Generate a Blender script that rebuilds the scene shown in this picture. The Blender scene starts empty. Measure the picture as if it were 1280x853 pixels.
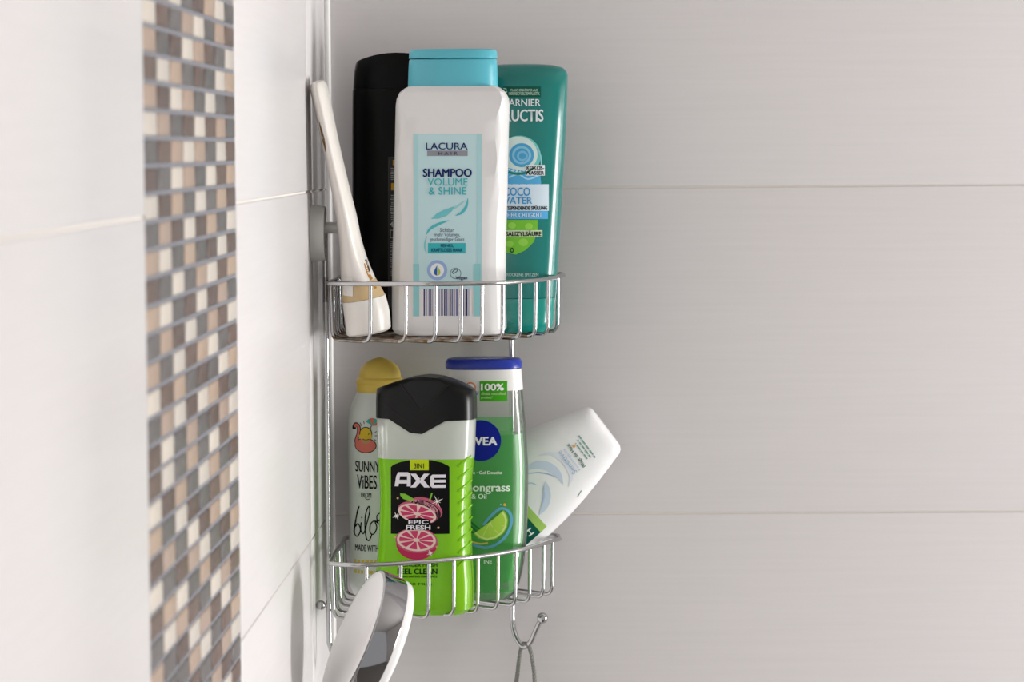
import bpy, bmesh, math, random
from mathutils import Vector, Matrix
random.seed(7)
C = bpy.context.scene.collection
SC = bpy.context.scene

# ------------------------------------------------------------------ camera
F = 4200.0                     # focal length in pixels of a 1280 px wide frame
S = 0.25 / 406.0               # metres per pixel on the back wall (tile rows are 25 cm)
D = F * S                      # camera distance to the back wall
W, H = 1280.0, 853.0
yd = Vector((90.0, 239.5, -F)).normalized()         # world +Y seen by the camera
up = Vector((-0.0055, 1.0, 0.0)); up = (up - up.dot(yd) * yd).normalized()
xd = yd.cross(up).normalized()
R_wc = Matrix((xd, yd, up))                          # camera -> world (rows are world axes in camera space)
CAM = Vector((0, -D, 1.45))
def ray(px, py):
    return (R_wc @ Vector((px - W / 2, H / 2 - py, -F))).normalized()
def P_y(px, py, u):            # point on the plane u metres in front of the back wall
    d = ray(px, py); t = (-u - CAM.y) / d.y; return CAM + d * t
def P_x(px, py, x=0.0):
    d = ray(px, py); t = (x - CAM.x) / d.x; return CAM + d * t
def P_z(px, py, z):
    d = ray(px, py); t = (z - CAM.z) / d.z; return CAM + d * t
CAM.x = -(P_y(408, 237, 0).x)                        # the corner of the room is x = 0
cam_d = bpy.data.cameras.new('camera'); cam = bpy.data.objects.new('camera', cam_d); C.objects.link(cam)
cam.matrix_world = Matrix.Translation(CAM) @ R_wc.to_4x4()
cam_d.sensor_width = 36; cam_d.lens = F / W * 36; cam_d.clip_start = 0.05
cam_d.dof.use_dof = True; cam_d.dof.focus_distance = D - 0.12; cam_d.dof.aperture_fstop = 18
SC.camera = cam

# ------------------------------------------------------------------ light
wd = bpy.data.worlds.new('world'); SC.world = wd; wd.use_nodes = True
wd.node_tree.nodes['Background'].inputs[0].default_value = (0.99, 0.99, 1.0, 1)
wd.node_tree.nodes['Background'].inputs[1].default_value = 0.47
def area(name, loc, target, sx, sy, power, col):
    l = bpy.data.lights.new(name, 'AREA'); l.shape = 'RECTANGLE'; l.size = sx; l.size_y = sy
    l.energy = power; l.color = col
    o = bpy.data.objects.new(name, l); C.objects.link(o); o.location = loc
    o.rotation_euler = (Vector(target) - Vector(loc)).to_track_quat('-Z', 'Y').to_euler()
    return o
area('window_daylight', (2.7, -0.50, 0.98), (0, -0.58, 1.02), 0.70, 1.0, 58, (1.0, 1.0, 0.99))
SC.view_settings.view_transform = 'Standard'; SC.view_settings.look = 'None'
SC.view_settings.exposure = 0.2; SC.view_settings.gamma = 1.0
SC.view_settings.use_curve_mapping = False

# ------------------------------------------------------------------ materials
def lin(c):
    if isinstance(c, str):
        c = [int(c[i:i + 2], 16) / 255 for i in (0, 2, 4)]
    return tuple(x / 12.92 if x <= 0.04045 else ((x + 0.055) / 1.055) ** 2.4 for x in c)
MATS = {}
def mat(name, col, rough=0.4, metal=0.0, spec=0.5, var=0.05, scale=60.0, sss=0.0, coat=0.0, bump=0.0):
    if name in MATS: return MATS[name]
    m = bpy.data.materials.new(name); m.use_nodes = True; MATS[name] = m
    nt = m.node_tree; b = nt.nodes['Principled BSDF']
    c = lin(col)
    tc = nt.nodes.new('ShaderNodeTexCoord'); nz = nt.nodes.new('ShaderNodeTexNoise')
    nz.inputs['Scale'].default_value = scale; nz.inputs['Detail'].default_value = 3
    nt.links.new(tc.outputs['Object'], nz.inputs['Vector'])
    mx = nt.nodes.new('ShaderNodeMix'); mx.data_type = 'RGBA'
    mx.inputs[6].default_value = (*[x * (1 - var) for x in c], 1)
    mx.inputs[7].default_value = (*[min(1, x * (1 + var)) for x in c], 1)
    nt.links.new(nz.outputs['Fac'], mx.inputs[0]); nt.links.new(mx.outputs[2], b.inputs['Base Color'])
    b.inputs['Roughness'].default_value = rough; b.inputs['Metallic'].default_value = metal
    b.inputs['Specular IOR Level'].default_value = spec
    if sss: b.inputs['Subsurface Weight'].default_value = sss; b.inputs['Subsurface Scale'].default_value = 0.004
    if coat: b.inputs['Coat Weight'].default_value = coat; b.inputs['Coat Roughness'].default_value = 0.08
    if bump:
        bp = nt.nodes.new('ShaderNodeBump'); bp.inputs['Strength'].default_value = bump; bp.inputs['Distance'].default_value = 0.0006
        nt.links.new(nz.outputs['Fac'], bp.inputs['Height']); nt.links.new(bp.outputs['Normal'], b.inputs['Normal'])
    return m
def ink(col, rough=0.4): return mat('ink_' + col, col, rough, var=0.02, spec=0.12)

def clear_mat(name, col, alpha, tint, rough=0.12, transl=0.5):
    """translucent plastic or liquid: diffuse + translucent body, part see-through, glossy skin"""
    m = bpy.data.materials.new(name); m.use_nodes = True; MATS[name] = m
    nt = m.node_tree; nt.nodes.clear(); N = nt.nodes.new
    out = N('ShaderNodeOutputMaterial')
    tc = N('ShaderNodeTexCoord'); nz = N('ShaderNodeTexNoise'); nz.inputs['Scale'].default_value = 25
    nt.links.new(tc.outputs['Object'], nz.inputs['Vector'])
    cm = N('ShaderNodeMix'); cm.data_type = 'RGBA'; c = lin(col)
    cm.inputs[6].default_value = (*[x * 0.95 for x in c], 1); cm.inputs[7].default_value = (*[min(1, x * 1.05) for x in c], 1)
    nt.links.new(nz.outputs['Fac'], cm.inputs[0])
    df = N('ShaderNodeBsdfDiffuse'); tl = N('ShaderNodeBsdfTranslucent'); tr = N('ShaderNodeBsdfTransparent'); gl = N('ShaderNodeBsdfGlossy')
    nt.links.new(cm.outputs[2], df.inputs[0]); nt.links.new(cm.outputs[2], tl.inputs[0])
    tr.inputs[0].default_value = (*lin(tint), 1); gl.inputs['Roughness'].default_value = rough
    a = N('ShaderNodeMixShader'); a.inputs[0].default_value = transl
    nt.links.new(df.outputs[0], a.inputs[1]); nt.links.new(tl.outputs[0], a.inputs[2])
    b = N('ShaderNodeMixShader'); b.inputs[0].default_value = 1 - alpha
    nt.links.new(a.outputs[0], b.inputs[1]); nt.links.new(tr.outputs[0], b.inputs[2])
    fr = N('ShaderNodeFresnel'); fr.inputs[0].default_value = 1.42
    g = N('ShaderNodeMixShader')
    nt.links.new(fr.outputs[0], g.inputs[0]); nt.links.new(b.outputs[0], g.inputs[1]); nt.links.new(gl.outputs[0], g.inputs[2])
    nt.links.new(g.outputs[0], out.inputs[0])
    return m

def tile_mat(name, col, rough):
    m = bpy.data.materials.new(name); m.use_nodes = True; MATS[name] = m
    nt = m.node_tree; b = nt.nodes['Principled BSDF']; N = nt.nodes.new
    ge = N('ShaderNodeNewGeometry'); mp = N('ShaderNodeMapping'); mp.inputs['Scale'].default_value = (3.0, 3.0, 110.0)
    nz = N('ShaderNodeTexNoise'); nz.inputs['Scale'].default_value = 2.6; nz.inputs['Detail'].default_value = 4
    nt.links.new(ge.outputs['Position'], mp.inputs[0]); nt.links.new(mp.outputs[0], nz.inputs['Vector'])
    mx = N('ShaderNodeMix'); mx.data_type = 'RGBA'; c = lin(col)
    mx.inputs[6].default_value = (*[x * 0.955 for x in c], 1); mx.inputs[7].default_value = (*[min(1, x * 1.035) for x in c], 1)
    nt.links.new(nz.outputs['Fac'], mx.inputs[0]); nt.links.new(mx.outputs[2], b.inputs['Base Color'])
    bp = N('ShaderNodeBump'); bp.inputs['Strength'].default_value = 0.25; bp.inputs['Distance'].default_value = 0.0004
    nt.links.new(nz.outputs['Fac'], bp.inputs['Height']); nt.links.new(bp.outputs['Normal'], b.inputs['Normal'])
    b.inputs['Roughness'].default_value = rough; b.inputs['Specular IOR Level'].default_value = 0.35
    return m
def chrome_mat():
    m = bpy.data.materials.new('chrome'); m.use_nodes = True; MATS['chrome'] = m
    nt = m.node_tree; b = nt.nodes['Principled BSDF']; N = nt.nodes.new
    ge = N('ShaderNodeNewGeometry'); nz = N('ShaderNodeTexNoise'); nz.inputs['Scale'].default_value = 45; nz.inputs['Detail'].default_value = 5
    nt.links.new(ge.outputs['Position'], nz.inputs['Vector'])
    rp = N('ShaderNodeValToRGB'); rp.color_ramp.elements[0].position = 0.62; rp.color_ramp.elements[1].position = 0.72
    nt.links.new(nz.outputs['Fac'], rp.inputs[0])
    mx = N('ShaderNodeMix'); mx.data_type = 'RGBA'
    mx.inputs[6].default_value = (0.52, 0.52, 0.53, 1); mx.inputs[7].default_value = (0.42, 0.36, 0.30, 1)
    nt.links.new(rp.outputs[0], mx.inputs[0]); nt.links.new(mx.outputs[2], b.inputs['Base Color'])
    b.inputs['Metallic'].default_value = 1.0; b.inputs['Roughness'].default_value = 0.13
    return m
CHROME = chrome_mat()
CHROME_OLD = CHROME.copy(); CHROME_OLD.name = 'chrome_rusty'
for n_ in CHROME_OLD.node_tree.nodes:
    if n_.type == 'VALTORGB': n_.color_ramp.elements[0].position = 0.36; n_.color_ramp.elements[1].position = 0.60
    if n_.type == 'TEX_NOISE': n_.inputs['Scale'].default_value = 90
    if n_.type == 'MIX': n_.inputs[7].default_value = (0.20, 0.11, 0.05, 1); n_.inputs[6].default_value = (0.42, 0.40, 0.37, 1)
POLISH = mat('polished_chrome', 'a6a6a9', 0.06, 1.0, var=0.02)
RUST = mat('rust', '7a4a26', 0.8, var=0.4, scale=300)
TILE = tile_mat('wall_tile', 'dedada', 0.30)
GROUT = mat('wall_grout', 'ded8d0', 0.9, var=0.05)
MGROUT = mat('mosaic_grout', '7f8087', 0.9, var=0.06)

# ------------------------------------------------------------------ mesh helpers
def link(name, me, m=None, parent=None, smooth=True):
    if m is not None and not me.materials: me.materials.append(m)
    if smooth:
        for p in me.polygons: p.use_smooth = True
    o = bpy.data.objects.new(name, me); C.objects.link(o)
    if parent is not None: o.parent = parent
    return o
def pyd(name, v, f, m=None, parent=None, smooth=True, sharp=None):
    me = bpy.data.meshes.new(name); me.from_pydata([tuple(x) for x in v], [], f); me.update()
    if sharp: me.set_sharp_from_angle(angle=math.radians(sharp)) if not smooth else None
    o = link(name, me, m, parent, smooth)
    if sharp and smooth: me.set_sharp_from_angle(angle=math.radians(sharp))
    return o
def tag(o, label, cat, group=None, kind=None):
    o['label'] = label
    if cat: o['category'] = cat
    if group: o['group'] = group
    if kind: o['kind'] = kind
    return o
def empty(name, Mx):
    o = bpy.data.objects.new(name, None); C.objects.link(o); o.empty_display_size = 0.02; o.matrix_world = Mx
    return o
def box_geo(lo, hi, bev=0.0):
    bm = bmesh.new(); bmesh.ops.create_cube(bm, size=1)
    for v in bm.verts:
        v.co = Vector([(lo[i] + hi[i]) / 2 + v.co[i] * (hi[i] - lo[i]) for i in range(3)])
    if bev: bmesh.ops.bevel(bm, geom=list(bm.edges), offset=bev, segments=2, affect='EDGES', profile=0.5)
    return bm
def box(name, lo, hi, m, parent=None, bev=0.0, smooth=False):
    bm = box_geo(lo, hi, bev); me = bpy.data.meshes.new(name); bm.to_mesh(me); bm.free()
    o = link(name, me, m, parent, smooth)
    return o
def catmull(pts, n=8, closed=False):
    pts = [Vector(p) for p in pts]; out = []; k = len(pts)
    for i in range(k if closed else k - 1):
        g = (lambda j: pts[j % k]) if closed else (lambda j: pts[max(0, min(k - 1, j))])
        p0, p1, p2, p3 = g(i - 1), g(i), g(i + 1), g(i + 2)
        for j in range(n):
            t = j / n
            out.append(0.5 * ((2 * p1) + (p2 - p0) * t + (2 * p0 - 5 * p1 + 4 * p2 - p3) * t * t + (3 * p1 - p0 - 3 * p2 + p3) * t ** 3))
    if not closed: out.append(pts[-1])
    return out
def fillet(pts, r, n=5):
    pts = [Vector(p) for p in pts]; out = [pts[0]]
    for i in range(1, len(pts) - 1):
        a, b, c = pts[i - 1], pts[i], pts[i + 1]
        d1 = (a - b); d2 = (c - b); q = min(r, d1.length * .48, d2.length * .48)
        p, s = b + d1.normalized() * q, b + d2.normalized() * q
        for j in range(n + 1):
            t = j / n; out.append(p * (1 - t) ** 2 + b * 2 * t * (1 - t) + s * t * t)
    out.append(pts[-1]); return out
def sweep_geo(path, rad, n=10, closed=False):
    path = [Vector(p) for p in path]; k = len(path); V = []; Fc = []
    rads = rad if isinstance(rad, (list, tuple)) else [rad] * k
    T = []
    for i in range(k):
        a = path[(i - 1) % k] if (closed or i) else path[0]; b = path[(i + 1) % k] if (closed or i < k - 1) else path[-1]
        T.append((b - a).normalized())
    nrm = T[0].orthogonal().normalized()
    for i in range(k):
        nrm = (nrm - nrm.dot(T[i]) * T[i]).normalized(); bn = T[i].cross(nrm)
        for j in range(n):
            a = 2 * math.pi * j / n; V.append(path[i] + (nrm * math.cos(a) + bn * math.sin(a)) * rads[i])
    for i in range(k if closed else k - 1):
        i2 = (i + 1) % k
        for j in range(n):
            Fc.append((i * n + j, i * n + (j + 1) % n, i2 * n + (j + 1) % n, i2 * n + j))
    if not closed:
        Fc.append(tuple(reversed(range(n)))); Fc.append(tuple(range((k - 1) * n, k * n)))
    return V, Fc
def sweep(name, path, rad, m, parent=None, n=10, closed=False):
    v, f = sweep_geo(path, rad, n, closed); return pyd(name, v, f, m, parent, True, 50)
def lathe(name, prof, m, parent=None, n=32, axis='Z', off=(0, 0, 0)):
    V = []; Fc = []; k = len(prof)
    for r, z in prof:
        for j in range(n):
            a = 2 * math.pi * j / n; x, y = r * math.cos(a), r * math.sin(a)
            p = {'Z': (x, y, z), 'X': (z, x, y), 'Y': (x, z, y)}[axis]
            V.append((p[0] + off[0], p[1] + off[1], p[2] + off[2]))
    for i in range(k - 1):
        for j in range(n): Fc.append((i * n + j, i * n + (j + 1) % n, (i + 1) * n + (j + 1) % n, (i + 1) * n + j))
    Fc.append(tuple(reversed(range(n)))); Fc.append(tuple(range((k - 1) * n, k * n)))
    o = pyd(name, V, Fc, m, parent, True)
    bm = bmesh.new(); bm.from_mesh(o.data); bmesh.ops.recalc_face_normals(bm, faces=bm.faces); bm.to_mesh(o.data); bm.free()
    for p in o.data.polygons: p.use_smooth = True
    o.data.set_sharp_from_angle(angle=math.radians(38)); return o
def ball(name, c, r, m, parent=None):
    pr = [(max(1e-5, r * math.sin(math.pi * i / 12)), c[2] - r * math.cos(math.pi * i / 12)) for i in range(13)]
    return lathe(name, pr, m, parent, 20, 'Z', (c[0], c[1], 0))

# ------------------------------------------------------------------ the room
zg1 = P_y(900, 233.6, 0).z; zg2 = P_y(900, 641.6, 0).z; TH = zg1 - zg2; TP = TH
zrows = [zg1 + TP * k for k in range(-7, 5)]           # joint heights
print('tile height', TH, 'camera', CAM)
ZB, ZT = zrows[0], zrows[-1]
XR, YF = 2.8, -2.9
wb = box('wall_back', (-0.14, 0.0009, ZB), (XR, 0.12, ZT), GROUT); wb['kind'] = 'structure'
wl = box('wall_left', (-0.12, YF, ZB), (-0.0012, 0.0008, ZT), GROUT); wl['kind'] = 'structure'
fl = box('floor', (-0.14, YF, ZB - 0.1), (XR, 0.12, ZB), mat('floor_tile', '6a645e', 0.4)); fl['kind'] = 'structure'
ce = box('ceiling', (-0.14, YF, ZT), (XR, 0.12, ZT + 0.1), mat('ceiling_paint', 'ccc8c4', 0.9)); ce['kind'] = 'structure'
for nm, lo_, hi_ in (('wall_right', (XR, YF, ZB), (XR + .1, 0.12, 0.46)),):
    wr = box(nm, lo_, hi_, mat('wall_paint', 'd8d4d0', 0.8)); wr['kind'] = 'structure'
for lo_, hi_ in (((XR, YF, 1.52), (XR + .1, 0.12, ZT)), ((XR, -0.08, 0.46), (XR + .1, 0.12, 1.52)), ((XR, YF, 0.46), (XR + .1, -0.84, 1.52))):
    box('wall_panel', lo_, hi_, mat('wall_paint', 'd8d4d0', 0.8), wr)
wn = box('window_1', (XR + .02, -0.84, 0.46), (XR + .07, -0.80, 1.52), mat('window_frame', 'efefef', 0.4)); wn['kind'] = 'structure'
for lo_, hi_ in (((XR + .02, -0.12, 0.46), (XR + .07, -0.08, 1.52)), ((XR + .02, -0.80, 0.46), (XR + .07, -0.12, 0.50)), ((XR + .02, -0.80, 1.48), (XR + .07, -0.12, 1.52))):
    box('window_frame', lo_, hi_, MATS['window_frame'], wn)
GP = 0.00065
def tile_mesh(w, h, axis):
    # face at 0, 8 mm deep, softly rounded rim
    if axis == 'Y': bm = box_geo((GP, 0, GP), (w - GP, 0.008, h - GP), 0.0009)
    else: bm = box_geo((-0.008, GP, GP), (0, w - GP, h - GP), 0.0009)
    me = bpy.data.meshes.new('wall_tile'); bm.to_mesh(me); bm.free(); me.materials.append(TILE)
    for p in me.polygons: p.use_smooth = True
    me.set_sharp_from_angle(angle=math.radians(60))
    return me
tb = tile_mesh(0.60, TP, 'Y')
for k in range(len(zrows) - 1):
    for i in range(4):
        o = bpy.data.objects.new('tile', tb); C.objects.link(o); o.parent = wb
        o.location = (0.0012 + 0.6 * i, 0, zrows[k])
u_m1 = -P_x(297.5, 426).y; u_m0 = -P_x(183.5, 426).y   # mosaic strip, far and near edge
u_j = -P_x(387, 426).y                                 # joint of the narrow corner piece
print('mosaic', u_m1, u_m0, 'joint', u_j)
spans = [(0.0, u_j), (u_j, u_m1), (u_m0, u_m0 + 0.5), (u_m0 + 0.5, u_m0 + 1.0)]
for a, b in spans:
    me = tile_mesh(b - a, TP, 'X')
    for k in range(len(zrows) - 1):
        o = bpy.data.objects.new('tile', me); C.objects.link(o); o.parent = wl
        o.location = (0, -b, zrows[k])
# silicone bead in the corner
bead = sweep('trim_1', [(0.0016, -0.0016, ZB), (0.0016, -0.0016, (ZB + ZT) / 2), (0.0016, -0.0016, ZT)], 0.003, mat('silicone', 'e6e4e2', 0.35), None, 12)
bead['kind'] = 'structure'
# mosaic strip
ms = box('mosaic_strip', (-0.006, -u_m0, ZB), (-0.0009, -u_m1, ZT), MGROUT, wl)
cols = ["CBNBCGNCGBNBGBCGNNCBNCNGB", "NGCNBNGNBCGCBGNBCCNGBGBCGG", "GNBCGBCBNGCGNCBCGGBCGNCBNG",
        "BCGBNCBGCBGNCNGNBBGNCBGNCBN", "CBNGCBGCNGBCGBNCGGCGNCBGBCG", "GNGCNGCGBNCNBCGBNCBNBGNCNGNB",
        "BGCGBCNBGCNBNGCNBNGBCNGBCNBNC", "NCBNGNBNCNBGCNBGCBNCGBCNGBCGN"]
prev = ["", "", "C", "G", "N", "B", "C", "GB"]           # rows above row 0
CW = (u_m0 - u_m1) / 8
zr = lambda px, py: P_x(px, py).z
za = zr(187, 12.5); zb = zr(194, 643)
MP = (za - zb) / 18
print('mosaic pitch', MP, CW, 'check col8', (zr(288, 47) - zr(297, 614)) / 20, za, zr(288, 47))
z_r0 = (za + zr(288, 47)) / 2
mcol = {'C': ['cdc3b8', 'c8bfb5', 'd1c7bb'], 'B': ['aa9280', 'a69081', 'af9783'], 'N': ['594339', '533e36', '604a3f'], 'G': ['595453', '5f5a59', '54504f']}
mmesh = {}
for kx, vs in mcol.items():
    for i, c in enumerate(vs):
        bm = box_geo((-0.004, -CW / 2 + 0.0030, -MP / 2 + 0.0011), (-0.0001, CW / 2 - 0.0030, MP / 2 - 0.0011), 0.0008)
        me = bpy.data.meshes.new('mosaic_tile'); bm.to_mesh(me); bm.free()
        me.materials.append(mat('mosaic_' + c, c, 0.35, var=0.06, scale=120))
        for p in me.polygons: p.use_smooth = True
        me.set_sharp_from_angle(angle=math.radians(50))
        mmesh[kx, i] = me
done = {}
for c in range(8):
    yc = -(u_m0 - CW * (c + 0.5))
    seq = {r: ch for r, ch in enumerate(cols[c])}
    for i, ch in enumerate(prev[c]): seq[-1 - i] = ch
    for r in range(-4, 32):
        ch = seq.get(r) or random.choice('CBNG')
        o = bpy.data.objects.new('mosaic_tile', mmesh[ch, random.randrange(3)]); C.objects.link(o)
        o.parent = ms; o.location = (0, yc, z_r0 - MP * r)
# the strip goes on above and below as one joined part
V = []; Fc = []; mi = []; mlist = [mmesh[k] for k in mmesh]
bmj = bmesh.new()
mats4 = [me.materials[0] for me in mlist]
zt = z_r0 + MP * 4.5; zbm = z_r0 - MP * 31.5
zz = [z_r0 + MP * r for r in range(5, 200) if z_r0 + MP * (r + .6) < ZT] + [z_r0 - MP * r for r in range(32, 260) if z_r0 - MP * (r + .6) > ZB]
for z in zz:
    for c in range(8):
        yc = -(u_m0 - CW * (c + 0.5)); b0 = len(V); hx, hy, hz = 0.0002, CW / 2 - .0022, MP / 2 - .0009
        for dx, q in ((-0.002, 1.0), (hx, 0.93)):
            V += [(dx, yc - hy * q, z - hz * q), (dx, yc + hy * q, z - hz * q), (dx, yc + hy * q, z + hz * q), (dx, yc - hy * q, z + hz * q)]
        m_ = random.randrange(len(mats4))
        for f in ((4, 5, 6, 7), (0, 1, 5, 4), (1, 2, 6, 5), (2, 3, 7, 6), (3, 0, 4, 7)): Fc.append(tuple(b0 + i for i in f)); mi.append(m_)
o = pyd('mosaic_tile_rows', V, Fc, None, ms, False); o['kind'] = 'stuff'
for m_ in mats4: o.data.materials.append(m_)
for p, m_ in zip(o.data.polygons, mi): p.material_index = m_

# ------------------------------------------------------------------ chrome corner caddy
RW, RU, RV = 0.0017, 0.0014, 0.0020
z1 = P_y(705, 345, 0.050).z; z2 = P_y(701, 674, 0.036).z
rim1_px = [(408, 354.5), (444, 355.0), (490, 355.2), (540, 355.2), (590, 354.6), (630, 353.4), (655, 351.8), (675, 350), (692, 347.3), (704, 344.3)]
rim2_px = [(404.5, 705), (440, 706.5), (480, 706), (520, 703.5), (560, 700), (600, 696), (632, 691), (658, 686), (680, 679.5), (699, 674)]
print('rims z', z1, z2)
cad = empty('corner_caddy', Matrix.Translation((0.09, -0.09, z2 - 0.04)))
tag(cad, 'two-tier chrome wire corner caddy holding bottles, fixed with suction cups', 'caddy')
CO = Vector(cad.location)
loc = lambda p: Vector(p) - CO
XL = 0.0135; UB = 0.0125
floors = []
for z, rpx, ups in ((z1, rim1_px, [464.6, 509, 546, 578, 604.4, 630, 652, 671, 687, 699]),
                    (z2, rim2_px, [459.5, 502.5, 537.6, 569, 599, 624, 646, 664, 681, 692])):
    arc = [P_z(x, y, z) for x, y in rpx]
    print([(round(p.x, 3), round(-p.y, 3)) for p in arc])
    arc[0].x = XL
    ap = catmull(arc, 8)
    ul = -arc[0].y
    path = [Vector((XL, -UB - 0.012, z))] + [Vector((XL, -(UB + .012 + (ul - UB - .012) * t), z)) for t in (.3, .6, .85, .96)] + ap
    xr = arc[-1].x
    path += [Vector((xr - 0.001, -0.0165, z)), Vector((xr - 0.004, -UB - .001, z)), Vector((xr - .01, -UB, z))] + [Vector((xr - .01 - (xr - .01 - XL - .012) * t, -UB, z)) for t in (.3, .6, .9, 1.0)]
    path += [Vector((XL + .004, -UB - .004, z))]
    rim = sweep('basket_rim', [loc(p) for p in path], RW, CHROME, cad, 10, True)
    hb = 0.0415
    zf = z - hb
    floors.append(zf)
    # U shaped wires, running along the diagonal
    def on_arc(px):
        best = None
        for a, b in zip(ap[:-1], ap[1:]):
            pa, pb = proj(a), proj(b)
            if (pa[0] - px) * (pb[0] - px) <= 0 and pa[0] != pb[0]:
                t = (px - pa[0]) / (pb[0] - pa[0]); best = a + (b - a) * t
        return best or ap[-1]
    def proj(p):
        q = R_wc.transposed() @ (p - CAM); return (W / 2 + q.x / -q.z * F, H / 2 - q.y / -q.z * F)
    for px in ups:
        f = on_arc(px)
        t = min(f.x - XL, -f.y - UB)
        if t < 0.012: t = 0.012
        b = Vector((f.x - t, f.y + t, z))
        dn = Vector((0, 0, -hb)); ins = Vector((1, -1, 0)).normalized() * 0.0022
        pts = [b + Vector((0, 0, 0.0005)), b + dn + ins, f + dn - ins, f + Vector((0, 0, 0.0005))]
        pts = [pts[0] + ins * .3, *pts[1:3], pts[3] - ins * .6]
        wo = sweep('basket_wire', [loc(p) for p in fillet(pts, 0.007)], RU, CHROME, rim, 8)
        if z == z1:
            wo.data.materials.append(CHROME_OLD); lim_ = loc((0, 0, zf)).z + 0.0022; far = loc(f + dn).y
            for p in wo.data.polygons:
                if p.center.z < lim_ and p.center.y > far + .006: p.material_index = 1
    # side wires between the long ones, standing on the left rail and on the back rail
    for t in (0.035, 0.065, 0.095):
        pass
    # one cross bar under the floor carries the wires
    c0 = Vector((XL + .02, -(ul - 0.045), zf - RU * 1.9)); c1 = Vector((xr - 0.045, -UB - .02, zf - RU * 1.9))
    sweep('cross_bar', [loc(c0), loc((c0 + c1) / 2), loc(c1)], RU, CHROME, rim, 8)
zf1, zf2 = floors[0] + RU, floors[1] + RU
print('floors', zf1, zf2)
# uprights with hooks
ucup = 0.147
xw = P_y(408.5, 500, 0.140).x
zc1 = P_y(398, 292, ucup).z
zcr = P_y(640, 292, 0.0).z
xv = P_y(640.5, 600, 0.010).x
print('left upright x', xw, 'right upright x', xv)
yw = -0.140
ptsL = [(xw + .006, -ucup, zc1 + .002), (xw + .0015, -ucup + .001, zc1 + .0045), (xw, yw, zc1 - .004), (xw, yw, zc1 - 0.05), (xw, yw, z1), (xw, yw, (z1 + z2) / 2), (xw, yw, z2), (xw, yw, P_y(407, 790, .14).z),
        (xw + .0008, yw - .001, P_y(407, 808, .14).z), (xw + .006, yw - .006, P_y(407, 826, .14).z), (xw + .013, yw - .013, P_y(407, 829, .14).z), (xw + .020, yw - .020, P_y(407, 815, .14).z), (xw + .0235, yw - .0235, P_y(407, 798, .14).z)]
upL = sweep('upright_wire', [loc(p) for p in catmull(ptsL, 8)], RV, CHROME, cad, 10)
ball('hook_ball', loc((xw + .0245, yw - .0245, P_y(407, 793, .14).z)), 0.0043, CHROME, upL)
# ball foot that keeps the upright off the wall
zb_ = P_y(397, 757, 0.14).z
sweep('foot_stem', [loc((xw, yw, zb_)), loc(((xw + .004) / 2, yw, zb_)), loc((0.004, yw, zb_))], 0.0014, CHROME, upL, 8)
ball('foot_ball', loc((0.0037, yw, zb_)), 0.0036, CHROME, upL)
yr = -0.0088
def hk(px, py, u): return P_y(px, py, u)
ptsR = [(xv, yr - .004, zcr + .002), (xv, yr - .0006, zcr + .005), (xv, yr, zcr - .004), (xv, yr, z1), (xv, yr, (z1 + z2) / 2), (xv, yr, z2), hk(640.5, 760, .0088), hk(641, 780, .0095), hk(645, 797, .013), hk(654, 809, .018), hk(663, 803, .023), hk(669, 790, .026), hk(675.5, 776, .0285)]
upR = sweep('upright_wire', [loc(p) for p in catmull(ptsR, 8)], RV, CHROME, cad, 10)
ball('hook_ball', loc(hk(678, 773, .0295)), 0.0043, CHROME, upR)
ball('foot_ball', loc((xv, -0.0036, z2 - 0.048)), 0.0036, CHROME, upR)
# suction cups
cupm = clear_mat('suction_cup', 'd8d8d4', 0.9, 'f0f0ee', 0.12, 0.1)
knob = mat('suction_knob', 'c3c2be', 0.3)
cp = [(0.0212, 0.0002), (0.0212, 0.0012), (0.0205, 0.0022), (0.0203, 0.0085), (0.0195, 0.0104), (0.0165, 0.0107), (0.0155, 0.0100), (0.006, 0.0100)]
s1 = lathe('suction_cup', cp, cupm, cad, 40, 'X', tuple(loc((0, -ucup, zc1))))
lathe('suction_knob', [(0.0042, 0.0095), (0.0042, 0.0205), (0.0032, 0.0215)], knob, s1, 20, 'X', tuple(loc((0, -ucup, zc1 + .004))))
s2 = lathe('suction_cup', [(r, -z) for r, z in cp], cupm, cad, 40, 'Y', tuple(loc((xv, 0, zcr))))
lathe('suction_knob', [(0.0042, -0.0095), (0.0042, -0.0165), (0.0032, -0.0175)], knob, s2, 20, 'Y', tuple(loc((xv, 0, zcr + .003))))

# ------------------------------------------------------------------ bottles
def pchip(keys, z):
    """keys: sorted list of (z, value...) -> smooth monotone interpolation of the tuple"""
    if z <= keys[0][0]: return keys[0][1:]
    if z >= keys[-1][0]: return keys[-1][1:]
    n = len(keys); i = 0
    while not (keys[i][0] <= z <= keys[i + 1][0]): i += 1
    h = keys[i + 1][0] - keys[i][0]
    if h < 1e-9: return keys[i + 1][1:]
    t = (z - keys[i][0]) / h; res = []
    for c in range(1, len(keys[0])):
        def sl(j): return (keys[j + 1][c] - keys[j][c]) / max(1e-9, keys[j + 1][0] - keys[j][0])
        def mm(j):
            if j == 0: return sl(0)
            if j == n - 1: return sl(n - 2)
            a, b = sl(j - 1), sl(j)
            return 0 if a * b <= 0 else 2 * a * b / (a + b)
        a, b, ma, mb = keys[i][c], keys[i + 1][c], mm(i) * h, mm(i + 1) * h
        res.append((2 * t ** 3 - 3 * t * t + 1) * a + (t ** 3 - 2 * t * t + t) * ma + (-2 * t ** 3 + 3 * t * t) * b + (t ** 3 - t * t) * mb)
    return tuple(res)
PAN = [(1.0, 0.0), (0.99, 0.34), (0.84, 0.64), (0.52, 0.875), (0.25, 0.955), (0.0, 1.0)]     # share of the flank, share of the depth
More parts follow.
